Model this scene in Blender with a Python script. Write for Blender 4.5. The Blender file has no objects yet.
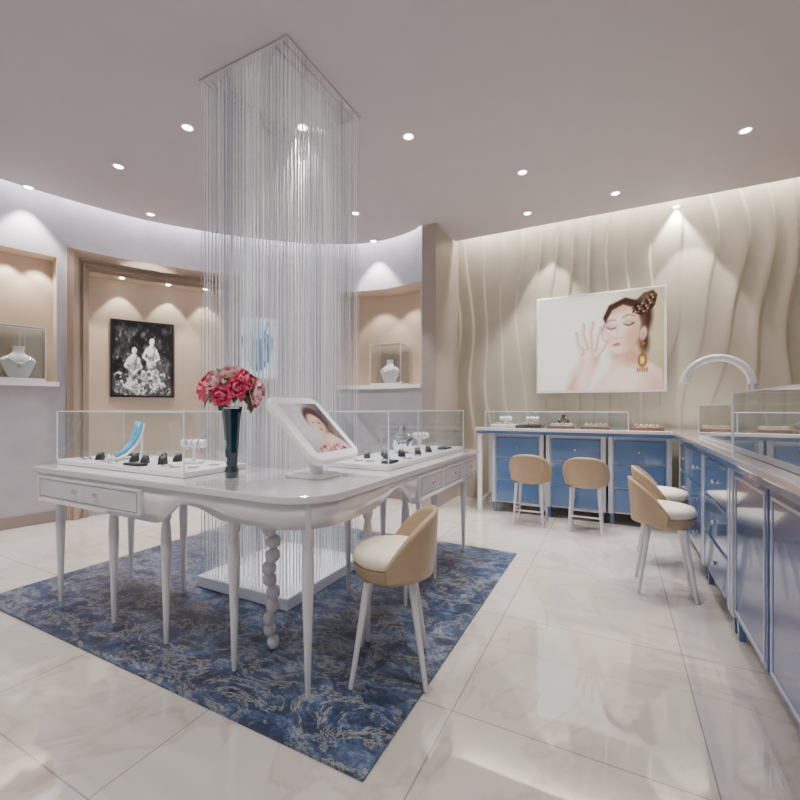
import bpy, math, random
import numpy as np
from mathutils import Vector, Matrix, Euler
random.seed(7)
scene = bpy.context.scene
COL = scene.collection
R = math.radians
PI = math.pi
H = 1.25; F = 423.0; CX = 399.5; CY = 407.5; TH = R(27)
SN, CS = math.sin(TH), math.cos(TH)
CEIL = 3.52

# ------------------------------------------------------------------ helpers
def lin(c):
    c = c / 255.0
    return c / 12.92 if c <= 0.04045 else ((c + 0.055) / 1.055) ** 2.4
def rgb(r, g, b): return (lin(r), lin(g), lin(b), 1.0)

def at_z(u, v, z):
    d = F * (H - z) / (v - CY); l = (u - CX) * d / F
    return Vector((-SN * d + CS * l, CS * d + SN * l, z))
def proj_u(x, y):
    d = -SN * x + CS * y; l = CS * x + SN * y
    return CX + F * l / d

def tag(o, label=None, cat=None, group=None, kind=None):
    if label: o['label'] = label
    if cat: o['category'] = cat
    if group: o['group'] = group
    if kind: o['kind'] = kind
    return o

def empty(name, loc=(0, 0, 0), rz=0.0, label=None, cat=None, group=None):
    o = bpy.data.objects.new(name, None); COL.objects.link(o)
    o.empty_display_size = 0.05
    o.location = loc; o.rotation_euler = (0, 0, rz)
    return tag(o, label, cat, group)

def copy_tree(o, parent=None):
    c = o.copy(); COL.objects.link(c)
    if parent is not None: c.parent = parent
    for ch in list(o.children): copy_tree(ch, c)
    return c

class MB:
    def __init__(s): s.v = []; s.f = []
    def add(s, vs, fs):
        n = len(s.v); s.v += [tuple(p) for p in vs]; s.f += [tuple(i + n for i in f) for f in fs]; return s
    def box(s, x0, x1, y0, y1, z0, z1):
        vs = [(x0,y0,z0),(x1,y0,z0),(x1,y1,z0),(x0,y1,z0),(x0,y0,z1),(x1,y0,z1),(x1,y1,z1),(x0,y1,z1)]
        return s.add(vs, [(0,3,2,1),(4,5,6,7),(0,1,5,4),(1,2,6,5),(2,3,7,6),(3,0,4,7)])
    def lathe(s, prof, c=(0,0,0), seg=20, cap=True, phase=0.0):
        vs = []; n = len(prof)
        for r, z in prof:
            for k in range(seg):
                a = 2 * PI * k / seg + phase
                vs.append((c[0] + r * math.cos(a), c[1] + r * math.sin(a), c[2] + z))
        fs = []
        for i in range(n - 1):
            for k in range(seg):
                k2 = (k + 1) % seg
                fs.append((i*seg+k, i*seg+k2, (i+1)*seg+k2, (i+1)*seg+k))
        if cap:
            fs.append(tuple(range(seg))[::-1]); fs.append(tuple((n-1)*seg + k for k in range(seg)))
        return s.add(vs, fs)
    def tube(s, path, r, seg=8, closed=False):
        pts = [Vector(p) for p in path]; n = len(pts); vs = []
        prev = None
        for i, p in enumerate(pts):
            if closed: t = pts[(i+1) % n] - pts[i-1]
            else: t = pts[min(i+1, n-1)] - pts[max(i-1, 0)]
            t.normalize()
            if prev is None:
                a = Vector((0,0,1)) if abs(t.z) < 0.9 else Vector((1,0,0))
                u = t.cross(a).normalized()
            else:
                u = (prev - t * prev.dot(t)).normalized()
            prev = u; w = t.cross(u)
            rr = r[i] if isinstance(r, (list, tuple)) else r
            for k in range(seg):
                a = 2 * PI * k / seg
                vs.append(p + (u * math.cos(a) + w * math.sin(a)) * rr)
        fs = []
        for i in range(n if closed else n - 1):
            j = (i + 1) % n
            for k in range(seg):
                k2 = (k + 1) % seg
                fs.append((i*seg+k, i*seg+k2, j*seg+k2, j*seg+k))
        if not closed:
            fs.append(tuple(range(seg))[::-1]); fs.append(tuple((n-1)*seg + k for k in range(seg)))
        return s.add(vs, fs)
    def prism(s, pts, z0, z1):
        n = len(pts)
        vs = [(p[0], p[1], z0) for p in pts] + [(p[0], p[1], z1) for p in pts]
        fs = [tuple(range(n))[::-1], tuple(range(n, 2*n))]
        for i in range(n):
            j = (i + 1) % n; fs.append((i, j, n + j, n + i))
        return s.add(vs, fs)
    def ball(s, c, r, seg=12, rings=8, sq=(1,1,1)):
        vs = []; fs = []
        for i in range(rings + 1):
            a = PI * i / rings
            for k in range(seg):
                b = 2 * PI * k / seg
                vs.append((c[0] + sq[0]*r*math.sin(a)*math.cos(b), c[1] + sq[1]*r*math.sin(a)*math.sin(b), c[2] - sq[2]*r*math.cos(a)))
        for i in range(rings):
            for k in range(seg):
                k2 = (k+1) % seg
                fs.append((i*seg+k, i*seg+k2, (i+1)*seg+k2, (i+1)*seg+k))
        return s.add(vs, fs)
    def grid(s, rows):
        m = len(rows[0]); vs = [p for r in rows for p in r]; fs = []
        for i in range(len(rows) - 1):
            for j in range(m - 1):
                fs.append((i*m+j, i*m+j+1, (i+1)*m+j+1, (i+1)*m+j))
        return s.add(vs, fs)
    def build(s, name, mat, parent=None, org=None, smooth=False, bevel=0.0, solid=0.0, recenter=True):
        vs = s.v; loc = (0, 0, 0)
        if org is not None: vs = [(a-org[0], b-org[1], c-org[2]) for a, b, c in vs]
        elif parent is None and recenter:
            A = np.array(vs); lo = A.min(0); hi = A.max(0)
            loc = ((lo[0]+hi[0])/2, (lo[1]+hi[1])/2, lo[2])
            vs = [tuple(p) for p in (A - np.array(loc))]
        me = bpy.data.meshes.new(name); me.from_pydata(vs, [], s.f); me.update()
        o = bpy.data.objects.new(name, me); COL.objects.link(o); o.location = loc
        me.materials.append(mat)
        if smooth:
            for p in me.polygons: p.use_smooth = True
            if smooth != 'all':
                try: me.set_sharp_from_angle(angle=R(40))
                except Exception: pass
        if solid:
            m = o.modifiers.new('solid', 'SOLIDIFY'); m.thickness = solid; m.offset = 0
        if bevel:
            m = o.modifiers.new('bevel', 'BEVEL'); m.width = bevel; m.segments = 2; m.limit_method = 'ANGLE'
        if parent is not None: o.parent = parent
        return o

def round_poly(pts, rad, seg=8):
    out = []; n = len(pts)
    for i, p in enumerate(pts):
        r = rad[i]
        p = Vector(p); a = Vector(pts[i-1]) - p; b = Vector(pts[(i+1) % n]) - p
        if r <= 0: out.append((p.x, p.y)); continue
        a.normalize(); b.normalize()
        c = p + (a + b) * r
        s0 = p + a * r - c; s1 = p + b * r - c
        for k in range(seg + 1):
            t = k / seg * PI / 2
            q = c + s0 * math.cos(t) + s1 * math.sin(t)
            out.append((q.x, q.y))
    return out
def ss_(a, b, t): t = min(1, max(0, (t-a)/(b-a))); return t*t*(3-2*t)

# ------------------------------------------------------------------ materials
def newmat(name):
    m = bpy.data.materials.new(name); m.use_nodes = True
    nt = m.node_tree; b = nt.nodes['Principled BSDF']; return m, nt, b
def pbr(name, c, rough=0.4, metal=0.0, var=0.06, scale=6.0, coat=0.0, spec=0.5, emit=0.0, bump=0.0, cior=1.5):
    m, nt, b = newmat(name)
    tc = nt.nodes.new('ShaderNodeTexCoord'); nz = nt.nodes.new('ShaderNodeTexNoise')
    nz.inputs['Scale'].default_value = scale; nz.inputs['Detail'].default_value = 4
    nt.links.new(tc.outputs['Object'], nz.inputs['Vector'])
    rp = nt.nodes.new('ShaderNodeValToRGB')
    rp.color_ramp.elements[0].position = 0.3; rp.color_ramp.elements[1].position = 0.7
    rp.color_ramp.elements[0].color = tuple(x * (1 - var) for x in c[:3]) + (1,)
    rp.color_ramp.elements[1].color = tuple(min(1, x * (1 + var)) for x in c[:3]) + (1,)
    nt.links.new(nz.outputs['Fac'], rp.inputs['Fac']); nt.links.new(rp.outputs['Color'], b.inputs['Base Color'])
    b.inputs['Roughness'].default_value = rough; b.inputs['Metallic'].default_value = metal
    b.inputs['Specular IOR Level'].default_value = spec
    b.inputs['Coat Weight'].default_value = coat; b.inputs['Coat Roughness'].default_value = 0.04; b.inputs['Coat IOR'].default_value = cior
    if emit:
        nt.links.new(rp.outputs['Color'], b.inputs['Emission Color']); b.inputs['Emission Strength'].default_value = emit
    if bump:
        bp = nt.nodes.new('ShaderNodeBump'); bp.inputs['Strength'].default_value = bump
        nt.links.new(nz.outputs['Fac'], bp.inputs['Height']); nt.links.new(bp.outputs['Normal'], b.inputs['Normal'])
    return m

def thin_glass(name, tint=(0.93, 0.965, 0.975), fac=0.2):
    m = bpy.data.materials.new(name); m.use_nodes = True; nt = m.node_tree; nt.nodes.clear()
    out = nt.nodes.new('ShaderNodeOutputMaterial'); mix = nt.nodes.new('ShaderNodeMixShader')
    tr = nt.nodes.new('ShaderNodeBsdfTransparent'); gl = nt.nodes.new('ShaderNodeBsdfGlossy')
    tr.inputs['Color'].default_value = (*tint, 1); gl.inputs['Roughness'].default_value = 0.02
    lw = nt.nodes.new('ShaderNodeLayerWeight'); lw.inputs['Blend'].default_value = 0.25
    ma = nt.nodes.new('ShaderNodeMath'); ma.operation = 'MULTIPLY_ADD'
    ma.inputs[1].default_value = 0.75; ma.inputs[2].default_value = fac * 0.4
    nt.links.new(lw.outputs['Fresnel'], ma.inputs[0]); nt.links.new(ma.outputs[0], mix.inputs[0])
    nt.links.new(tr.outputs[0], mix.inputs[1]); nt.links.new(gl.outputs[0], mix.inputs[2])
    nt.links.new(mix.outputs[0], out.inputs[0]); return m

def painted(name, emit=0.0, rough=0.35, dim=1.0):
    m, nt, b = newmat(name)
    a = nt.nodes.new('ShaderNodeVertexColor'); a.layer_name = 'Col'
    mx = nt.nodes.new('ShaderNodeMix'); mx.data_type = 'RGBA'; mx.blend_type = 'MULTIPLY'; mx.inputs['Factor'].default_value = 1
    nt.links.new(a.outputs['Color'], mx.inputs['A']); mx.inputs['B'].default_value = (dim, dim, dim, 1)
    nt.links.new(mx.outputs['Result'], b.inputs['Base Color']); b.inputs['Roughness'].default_value = rough
    if emit:
        nt.links.new(a.outputs['Color'], b.inputs['Emission Color']); b.inputs['Emission Strength'].default_value = emit
    return m

def emission(name, c, st):
    m, nt, b = newmat(name)
    b.inputs['Base Color'].default_value = c; b.inputs['Emission Color'].default_value = c; b.inputs['Emission Strength'].default_value = st
    return m

def floor_mat():
    m, nt, b = newmat('polished_marble'); L = nt.links.new; N = nt.nodes.new
    tc = N('ShaderNodeTexCoord')
    n1 = N('ShaderNodeTexNoise'); n1.inputs['Scale'].default_value = 1.1; n1.inputs['Detail'].default_value = 7; n1.inputs['Distortion'].default_value = 1.4
    L(tc.outputs['Object'], n1.inputs['Vector'])
    r1 = N('ShaderNodeValToRGB'); e = r1.color_ramp.elements
    e[0].position = 0.475; e[0].color = rgb(201, 192, 186)
    e[1].position = 0.515; e[1].color = rgb(204, 196, 191)
    x = r1.color_ramp.elements.new(0.495); x.color = rgb(192, 180, 172)
    L(n1.outputs['Fac'], r1.inputs['Fac'])
    br = N('ShaderNodeTexBrick'); br.offset = 0.0; br.inputs['Scale'].default_value = 1.0
    br.inputs['Brick Width'].default_value = 0.9; br.inputs['Row Height'].default_value = 0.9
    br.inputs['Mortar Size'].default_value = 0.003; br.inputs['Mortar Smooth'].default_value = 0.0
    br.inputs['Color1'].default_value = (1,1,1,1); br.inputs['Color2'].default_value = (0.96,0.96,0.96,1); br.inputs['Mortar'].default_value = (0.56,0.52,0.5,1)
    mp = N('ShaderNodeMapping'); mp.inputs['Location'].default_value = (0.6, 0.15, 0)
    L(tc.outputs['Object'], mp.inputs['Vector']); L(mp.outputs['Vector'], br.inputs['Vector'])
    mx = N('ShaderNodeMix'); mx.data_type = 'RGBA'; mx.blend_type = 'MULTIPLY'; mx.inputs['Factor'].default_value = 1
    L(r1.outputs['Color'], mx.inputs['A']); L(br.outputs['Color'], mx.inputs['B'])
    L(mx.outputs['Result'], b.inputs['Base Color'])
    b.inputs['Roughness'].default_value = 0.03; b.inputs['IOR'].default_value = 2.8
    return m

def carpet_mat():
    m, nt, b = newmat('blue_marbled_carpet'); L = nt.links.new; N = nt.nodes.new
    tc = N('ShaderNodeTexCoord')
    mp = N('ShaderNodeMapping'); mp.inputs['Rotation'].default_value = (0, 0, R(35)); mp.inputs['Scale'].default_value = (1.0, 1.6, 1)
    L(tc.outputs['Object'], mp.inputs['Vector'])
    n1 = N('ShaderNodeTexNoise'); n1.inputs['Scale'].default_value = 6.5; n1.inputs['Detail'].default_value = 14; n1.inputs['Roughness'].default_value = 0.86; n1.inputs['Distortion'].default_value = 0.4
    L(mp.outputs['Vector'], n1.inputs['Vector'])
    r1 = N('ShaderNodeValToRGB'); e = r1.color_ramp.elements
    e[0].position = 0.38; e[0].color = rgb(18, 26, 44)
    e[1].position = 0.69; e[1].color = rgb(168, 178, 194)
    for p, c in ((0.455, rgb(34, 47, 72)), (0.52, rgb(54, 71, 102)), (0.59, rgb(94, 112, 140))):
        x = e.new(p); x.color = c
    L(n1.outputs['Fac'], r1.inputs['Fac'])
    n2 = N('ShaderNodeTexNoise'); n2.inputs['Scale'].default_value = 3.8; n2.inputs['Detail'].default_value = 12; n2.inputs['Roughness'].default_value = 0.74; n2.inputs['Distortion'].default_value = 0.7
    L(mp.outputs['Vector'], n2.inputs['Vector'])
    r2 = N('ShaderNodeValToRGB'); q = r2.color_ramp.elements
    q[0].position = 0.494; q[0].color = (0,0,0,1); q[1].position = 0.533; q[1].color = (0,0,0,1)
    x = q.new(0.513); x.color = (0.65,0.65,0.65,1)
    L(n2.outputs['Fac'], r2.inputs['Fac'])
    mx = N('ShaderNodeMix'); mx.data_type = 'RGBA'; L(r2.outputs['Color'], mx.inputs['Factor'])
    L(r1.outputs['Color'], mx.inputs['A']); mx.inputs['B'].default_value = rgb(174, 170, 152)
    L(mx.outputs['Result'], b.inputs['Base Color']); b.inputs['Roughness'].default_value = 0.35
    return m

def strand_mat():
    m = bpy.data.materials.new('crystal_strand'); m.use_nodes = True; nt = m.node_tree; nt.nodes.clear(); L = nt.links.new
    out = nt.nodes.new('ShaderNodeOutputMaterial'); mix = nt.nodes.new('ShaderNodeMixShader')
    tr = nt.nodes.new('ShaderNodeBsdfTransparent'); pb = nt.nodes.new('ShaderNodeBsdfPrincipled')
    tc = nt.nodes.new('ShaderNodeTexCoord'); nz = nt.nodes.new('ShaderNodeTexNoise'); nz.inputs['Scale'].default_value = 9
    mp = nt.nodes.new('ShaderNodeMapping'); mp.inputs['Scale'].default_value = (1, 1, 0.02)
    L(tc.outputs['Object'], mp.inputs['Vector']); L(mp.outputs['Vector'], nz.inputs['Vector'])
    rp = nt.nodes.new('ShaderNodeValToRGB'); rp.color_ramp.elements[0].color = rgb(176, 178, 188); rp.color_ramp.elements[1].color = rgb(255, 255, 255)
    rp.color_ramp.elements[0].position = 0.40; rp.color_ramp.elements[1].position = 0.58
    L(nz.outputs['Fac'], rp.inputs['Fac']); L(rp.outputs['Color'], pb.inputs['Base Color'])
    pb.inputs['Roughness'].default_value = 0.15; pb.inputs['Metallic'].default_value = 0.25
    L(rp.outputs['Color'], pb.inputs['Emission Color']); pb.inputs['Emission Strength'].default_value = 0.12  # slight self-glow added to brighten the strands, which are no lamp
    mix.inputs[0].default_value = 0.74
    L(tr.outputs[0], mix.inputs[1]); L(pb.outputs[0], mix.inputs[2]); L(mix.outputs[0], out.inputs[0])
    return m

M = dict(
    floor=floor_mat(), carpet=carpet_mat(), strand=strand_mat(),
    ceil=pbr('ceiling_paint', rgb(188, 180, 182), 0.7, var=0.015),
    wall=pbr('mauve_plaster', rgb(172, 166, 173), 0.6, var=0.07, scale=5),
    niche=pbr('warm_niche_paint', rgb(208, 188, 167), 0.55, var=0.02),
    wave=pbr('carved_beige_panel', rgb(184, 175, 158), 0.36, var=0.03),
    bronze=pbr('taupe_moulding', rgb(166, 146, 129), 0.28, metal=0.2, var=0.05),
    base=pbr('skirting', rgb(140, 126, 118), 0.4, var=0.04),
    pillar=pbr('pillar_laminate', rgb(170, 158, 148), 0.4, var=0.03),
    lacquer=pbr('pearl_lacquer', rgb(219, 213, 218), 0.08, var=0.012, coat=1.0, cior=1.8),
    white=pbr('white_gloss', rgb(240, 238, 240), 0.25, var=0.01),
    leg=pbr('pale_leg_lacquer', rgb(208, 204, 209), 0.2, var=0.02, coat=0.4),
    blue=pbr('slate_blue_lacquer', rgb(80, 112, 160), 0.14, var=0.04, coat=0.6, cior=1.55),
    dblue=pbr('deep_slate_blue_lacquer', rgb(54, 88, 144), 0.14, var=0.05, coat=0.5, cior=1.5, scale=2),
    palebl=pbr('pale_blue_frame', rgb(188, 195, 210), 0.2, var=0.02, coat=0.3),
    tan=pbr('taupe_leather', rgb(178, 154, 124), 0.42, var=0.03, scale=20, bump=0.02),
    cream=pbr('cream_upholstery', rgb(240, 228, 209), 0.7, var=0.02, scale=30),
    chrome=pbr('polished_chrome', rgb(225, 225, 228), 0.12, metal=1.0, var=0.01),
    silver=pbr('silver', rgb(220, 220, 226), 0.2, metal=1.0, var=0.02),
    gold=pbr('gold', rgb(212, 170, 100), 0.25, metal=1.0, var=0.03),
    black=pbr('black_velvet', rgb(22, 22, 28), 0.5, var=0.1),
    brown=pbr('brown_tray_leather', rgb(116, 84, 62), 0.4, var=0.06),
    pad=pbr('white_pad', rgb(238, 236, 234), 0.8, var=0.02, scale=40),
    lblue=pbr('aqua_stones', rgb(92, 176, 220), 0.15, var=0.2, scale=60, emit=0.08),
    pinkpad=pbr('blush_pad', rgb(226, 178, 182), 0.6, var=0.04),
    glass=thin_glass('clear_glass'), gedge=pbr('glass_edge', rgb(240, 248, 250), 0.1, var=0.01),
    teal=pbr('teal_glass', rgb(8, 44, 56), 0.03, var=0.45, scale=14, coat=1.0, cior=1.7),
    pink=pbr('pink_petals', rgb(244, 108, 144), 0.6, var=0.16, scale=30),
    red=pbr('magenta_red_petals', rgb(214, 42, 80), 0.6, var=0.2, scale=30),
    blush=pbr('blush_petals', rgb(252, 204, 208), 0.6, var=0.07, scale=30),
    green=pbr('stem_green', rgb(66, 110, 58), 0.5, var=0.2, scale=20),
    bulb=emission('lamp_diffuser', (1, 0.97, 0.93, 1), 20),
    screen=painted('screen_picture', 0.5, 0.12, 0.4), print=painted('printed_picture', 0.12, 0.3), lightbox=painted('lightbox_picture', 1.15, 0.2, 0.12), glowing=painted('glowing_poster', 1.0, 0.3, 0.3),  # necklace poster given emission to read through the strands; no lamp behind it
    plinth=pbr('frosted_acrylic', rgb(214, 216, 224), 0.25, var=0.01, emit=0.05),  # faint emission put in to brighten the plinth
)

# ------------------------------------------------------------------ painter
class Canvas:
    def __init__(s, w, h, nx, ny, col):
        s.w, s.h, s.nx, s.ny = w, h, nx, ny
        s.X, s.Y = np.meshgrid(np.linspace(0, w, nx + 1), np.linspace(0, h, ny + 1))
        s.A = np.ones((ny + 1, nx + 1, 3)) * np.array(col, float)
        s.soft = w / nx * 0.9
    def put(s, mask, col, a=1.0):
        k = np.clip(mask, 0, 1)[..., None] * a
        s.A = s.A * (1 - k) + np.array(col, float) * k
    def ell(s, cx, cy, rx, ry, col, rot=0, a=1.0, soft=None):
        t = R(rot); dx = s.X - cx; dy = s.Y - cy
        x = (dx * math.cos(t) + dy * math.sin(t)) / rx; y = (-dx * math.sin(t) + dy * math.cos(t)) / ry
        d = (1 - np.sqrt(x * x + y * y)) * min(rx, ry)
        s.put(d / (soft or s.soft) + 0.5, col, a)
    def poly(s, pts, col, a=1.0, soft=0):
        inside = np.zeros(s.X.shape, bool); n = len(pts)
        for i in range(n):
            x1, y1 = pts[i]; x2, y2 = pts[(i + 1) % n]
            if y1 == y2: continue
            c = ((y1 > s.Y) != (y2 > s.Y)) & (s.X < (x2 - x1) * (s.Y - y1) / (y2 - y1) + x1)
            inside ^= c
        m = inside.astype(float)
        for _ in range(soft):
            p = np.pad(m, 1, mode='edge')
            m = (p[:-2,1:-1] + p[2:,1:-1] + p[1:-1,:-2] + p[1:-1,2:] + 2*m) / 6
        s.put(m, col, a)
    def stroke(s, pts, r0, r1, col, a=1.0, soft=None):
        n = len(pts) - 1; best = np.full(s.X.shape, -1e9)
        for i in range(n):
            x1, y1 = pts[i]; x2, y2 = pts[i + 1]
            L2 = (x2 - x1) ** 2 + (y2 - y1) ** 2 + 1e-9
            t = np.clip(((s.X - x1) * (x2 - x1) + (s.Y - y1) * (y2 - y1)) / L2, 0, 1)
            d = np.hypot(s.X - x1 - t * (x2 - x1), s.Y - y1 - t * (y2 - y1))
            rr = r0 + (r1 - r0) * (i + t) / n
            best = np.maximum(best, rr - d)
        s.put(best / (soft or s.soft) + 0.5, col, a)
    def blur(s, k):
        for _ in range(k):
            p = np.pad(s.A, ((1,1),(1,1),(0,0)), mode='edge')
            s.A = (p[:-2,1:-1] + p[2:,1:-1] + p[1:-1,:-2] + p[1:-1,2:] + 2*s.A) / 6
    def grain(s, amt, seed, cells=(18, 40)):
        rs = np.random.RandomState(seed); tot = np.zeros(s.X.shape)
        for c in cells:
            g = rs.rand(int(c*s.h/s.w)+3, c+3)
            fx = s.X/s.w*c; fy = s.Y/s.w*c; ix = fx.astype(int); iy = np.minimum(fy.astype(int), g.shape[0]-2); tx = fx-ix; ty = fy-iy
            v = g[iy,ix]*(1-tx)*(1-ty)+g[iy,ix+1]*tx*(1-ty)+g[iy+1,ix]*(1-tx)*ty+g[iy+1,ix+1]*tx*ty
            tot += v/len(cells)
        s.A = np.clip(s.A*(1+amt*(tot-0.5)*2)[..., None], 0, 255)
    def mesh(s, name, W, Hh, mat, parent, y=0.0, cz=0.0):
        nx, ny = s.nx, s.ny
        vs = [(-W/2 + W * i / nx, y, cz + Hh/2 - Hh * j / ny) for j in range(ny + 1) for i in range(nx + 1)]
        m = nx + 1
        fs = [((j+1)*m+i, (j+1)*m+i+1, j*m+i+1, j*m+i) for j in range(ny) for i in range(nx)]
        me = bpy.data.meshes.new(name); me.from_pydata(vs, [], fs)
        c = np.clip(s.A, 0, 255) / 255.0
        l = np.where(c <= 0.04045, c / 12.92, ((c + 0.055) / 1.055) ** 2.4)
        rgba = np.concatenate([l, np.ones(l.shape[:2] + (1,))], 2).reshape(-1).astype(np.float32)
        at = me.color_attributes.new('Col', 'FLOAT_COLOR', 'POINT'); at.data.foreach_set('color', rgba)
        me.materials.append(mat); me.update()
        o = bpy.data.objects.new(name, me); COL.objects.link(o); o.parent = parent
        return o

# ------------------------------------------------------------------ curved wall
ctrl = [(-5.66,-2.6),(-5.66,-1.5),(-5.66,0.3),(-5.62,1.5),(-5.5,2.3),(-5.2,3.2),(-4.65,4.0),(-3.95,4.68),(-3.3,5.06),(-2.7,5.14),(-2.12,4.98),(-1.7,4.75)]
dense = []
for i in range(1, len(ctrl) - 2):
    p0, p1, p2, p3 = [np.array(c) for c in ctrl[i-1:i+3]]
    for k in range(24):
        t = k / 24
        dense.append(0.5*((2*p1)+(-p0+p2)*t+(2*p0-5*p1+4*p2-p3)*t*t+(-p0+3*p1-3*p2+p3)*t**3))
dense.append(np.array(ctrl[-2])); dense = np.array(dense)
seglen = np.r_[0, np.cumsum(np.hypot(*(np.diff(dense, axis=0).T)))]; SMAX = seglen[-1]
def W(s, off=0.0):
    x = np.interp(s, seglen, dense[:,0]); y = np.interp(s, seglen, dense[:,1])
    a = max(0, s-0.04); b = min(SMAX, s+0.04)
    tx = np.interp(b, seglen, dense[:,0]) - np.interp(a, seglen, dense[:,0]); ty = np.interp(b, seglen, dense[:,1]) - np.interp(a, seglen, dense[:,1])
    l = math.hypot(tx, ty); tx /= l; ty /= l
    return x - ty*off, y + tx*off, math.atan2(ty, tx)
ss = np.linspace(3.4, SMAX, 1500); us = np.array([proj_u(*W(s)[:2]) for s in ss])
def S(u): return float(np.interp(u, us, ss))
def curved_block(mb, s0, s1, z0, z1, o0, o1):
    n = max(2, int((s1 - s0) / 0.08))
    rows = []
    for k in range(n + 1):
        s = s0 + (s1 - s0) * k / n
        a = W(s, o0); b = W(s, o1)
        rows.append([(a[0],a[1],z0),(b[0],b[1],z0),(b[0],b[1],z1),(a[0],a[1],z1),(a[0],a[1],z0)])
    mb.grid(rows)
    mb.add(rows[0][:4], [(0,1,2,3)]); mb.add(rows[-1][:4], [(3,2,1,0)])
TOPZ = CEIL + 0.28
niches = [(S(-12), S(56), 1.53, 2.9, 0.22), (S(88), S(224), 0.12, 2.82, 0.22), (S(338), S(420), 1.56, 2.9, 0.36)]
sb = sorted(set([0, SMAX] + [v for n in niches for v in n[:2]]))
cols = []
for a, b in zip(sb[:-1], sb[1:]):
    n = max(1, int((b - a) / 0.08)); cols += [a + (b - a) * k / n for k in range(n)]
cols.append(SMAX)
zb = sorted(set([0, TOPZ] + [v for n in niches for v in n[2:4]]))
mb = MB()
for a, b in zip(cols[:-1], cols[1:]):
    mid = (a + b) / 2
    for z0, z1 in zip(zb[:-1], zb[1:]):
        zm = (z0 + z1) / 2
        if any(n[0] < mid < n[1] and n[2] < zm < n[3] for n in niches): continue
        p = W(a); q = W(b); mb.add([(p[0],p[1],z0),(q[0],q[1],z0),(q[0],q[1],z1),(p[0],p[1],z1)], [(0,1,2,3)])
wl = mb.build('wall_left', M['wall'], smooth='all', recenter=False); tag(wl, 'curved mauve plaster wall with lit niches', 'wall', kind='structure')
mb = MB()
for s0, s1, z0, z1, d in niches:
    n = 24; back = [[], []]; bot = [[], []]; top = [[], []]
    for k in range(n + 1):
        s = s0 + (s1 - s0) * k / n; a = W(s); b = W(s, d)
        back[0].append((b[0],b[1],z0)); back[1].append((b[0],b[1],z1))
        bot[0].append((a[0],a[1],z0)); bot[1].append((b[0],b[1],z0))
        top[0].append((a[0],a[1],z1)); top[1].append((b[0],b[1],z1))
    mb.grid(back); mb.grid(bot); mb.grid(top)
    for s in (s0, s1):
        a = W(s); b = W(s, d); mb.add([(a[0],a[1],z0),(b[0],b[1],z0),(b[0],b[1],z1),(a[0],a[1],z1)], [(0,1,2,3)])
o = mb.build('niche_lining', M['niche'], parent=wl)
for n in (niches[0], niches[2]):
    mb = MB(); curved_block(mb, n[0]-0.02, n[1]+0.02, n[2]-0.05, n[2], -0.03, 0.02); mb.build('niche_shelf', M['white'], parent=wl)
s0, s1 = niches[1][:2]; mb = MB()
for w0, w1, o0 in ((0.0, 0.04, -0.02), (0.035, 0.06, -0.06), (0.055, 0.10, -0.035), (0.095, 0.115, -0.075), (0.11, 0.155, -0.10), (0.15, 0.172, -0.07), (0.168, 0.205, -0.05)):
    curved_block(mb, s0-w1, s0-w0, 0.0, 2.82+w1, o0, 0.02)
    curved_block(mb, s1+w0, s1+w1, 0.0, 2.82+w1, o0, 0.02)
    curved_block(mb, s0-w1, s1+w1, 2.82+w0, 2.82+w1, o0, 0.02)
tag(mb.build('trim_1', M['bronze']), 'taupe stepped moulding framing the tall picture niche', 'moulding', kind='structure')
mb = MB()
curved_block(mb, 0, s0-0.2, 0, 0.12, -0.015, 0.01); curved_block(mb, s1+0.2, SMAX, 0, 0.12, -0.015, 0.01)
tag(mb.build('baseboard_left', M['base']), 'taupe skirting along the curved wall', 'baseboard', kind='structure')

# ------------------------------------------------------------------ room shell
YW = 5.7; XR = 1.95
mb = MB().box(-6.4, XR+0.1, -1.6, 6.0, -0.1, 0); tag(mb.build('floor', M['floor'], recenter=False), 'polished pale marble tile floor', 'floor', kind='structure')
outline = [W(s, -0.13)[:2] for s in np.linspace(0, SMAX, 90)]
outline = [(x, y) for x, y in outline if x < -2.2] + [(-2.2, 4.83), (-1.96, 4.83), (-1.96, YW-0.2), (XR, YW-0.2), (XR, -1.5)]
mb = MB().prism(outline[::-1], CEIL, CEIL+0.05); tag(mb.build('ceiling', M['ceil'], recenter=False), 'mauve-grey ceiling dropped away from the walls', 'ceiling', kind='structure')
mb = MB().box(-6.4, XR+0.1, -1.6, 6.0, TOPZ, TOPZ+0.1); tag(mb.build('ceiling_cove', M['ceil'], recenter=False), 'upper ceiling of the light cove', 'ceiling', kind='structure')
mb = MB().box(XR, XR+0.1, -1.6, 6.0, 0, TOPZ); tag(mb.build('wall_right', M['wave'], recenter=False), 'plain beige right wall', 'wall', kind='structure')
mb = MB().box(-2.17, -1.98, 4.86, 5.8, 0, TOPZ); tag(mb.build('wall_end', M['pillar'], bevel=0.004, recenter=False), 'narrow taupe wall end between niche wall and wavy wall', 'wall', kind='structure')
nx, nz = 640, 120; rows = []
for j in range(nz + 1):
    z = TOPZ * j / nz; row = []
    for i in range(nx + 1):
        x = -2.0 + (XR + 2.0) * i / nx
        p = x*4.6 + 0.40*math.sin(1.0*z + 1.4*x) + 0.24*math.sin(2.1*z - 2.3*x + 1) + 0.10*math.sin(4.4*z + 3*x) + 0.3*math.sin(2.7*x+0.4)
        amp = max(0.006, 0.019 + 0.012*math.sin(1.1*z + 3.1*x))
        q = p - math.floor(p)
        prof = ss_(0, 1, q/0.88)**1.2 if q < 0.88 else 1 - ss_(0, 1, (q-0.88)/0.12)
        row.append((x, YW - amp * prof - 0.015*math.sin(x*2.1+z*0.6), z))
    rows.append(row)
mb = MB().grid(rows); tag(mb.build('wall_back', M['wave'], smooth='all', recenter=False), 'beige feature wall carved in vertical flowing waves', 'wall', kind='structure')
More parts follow.
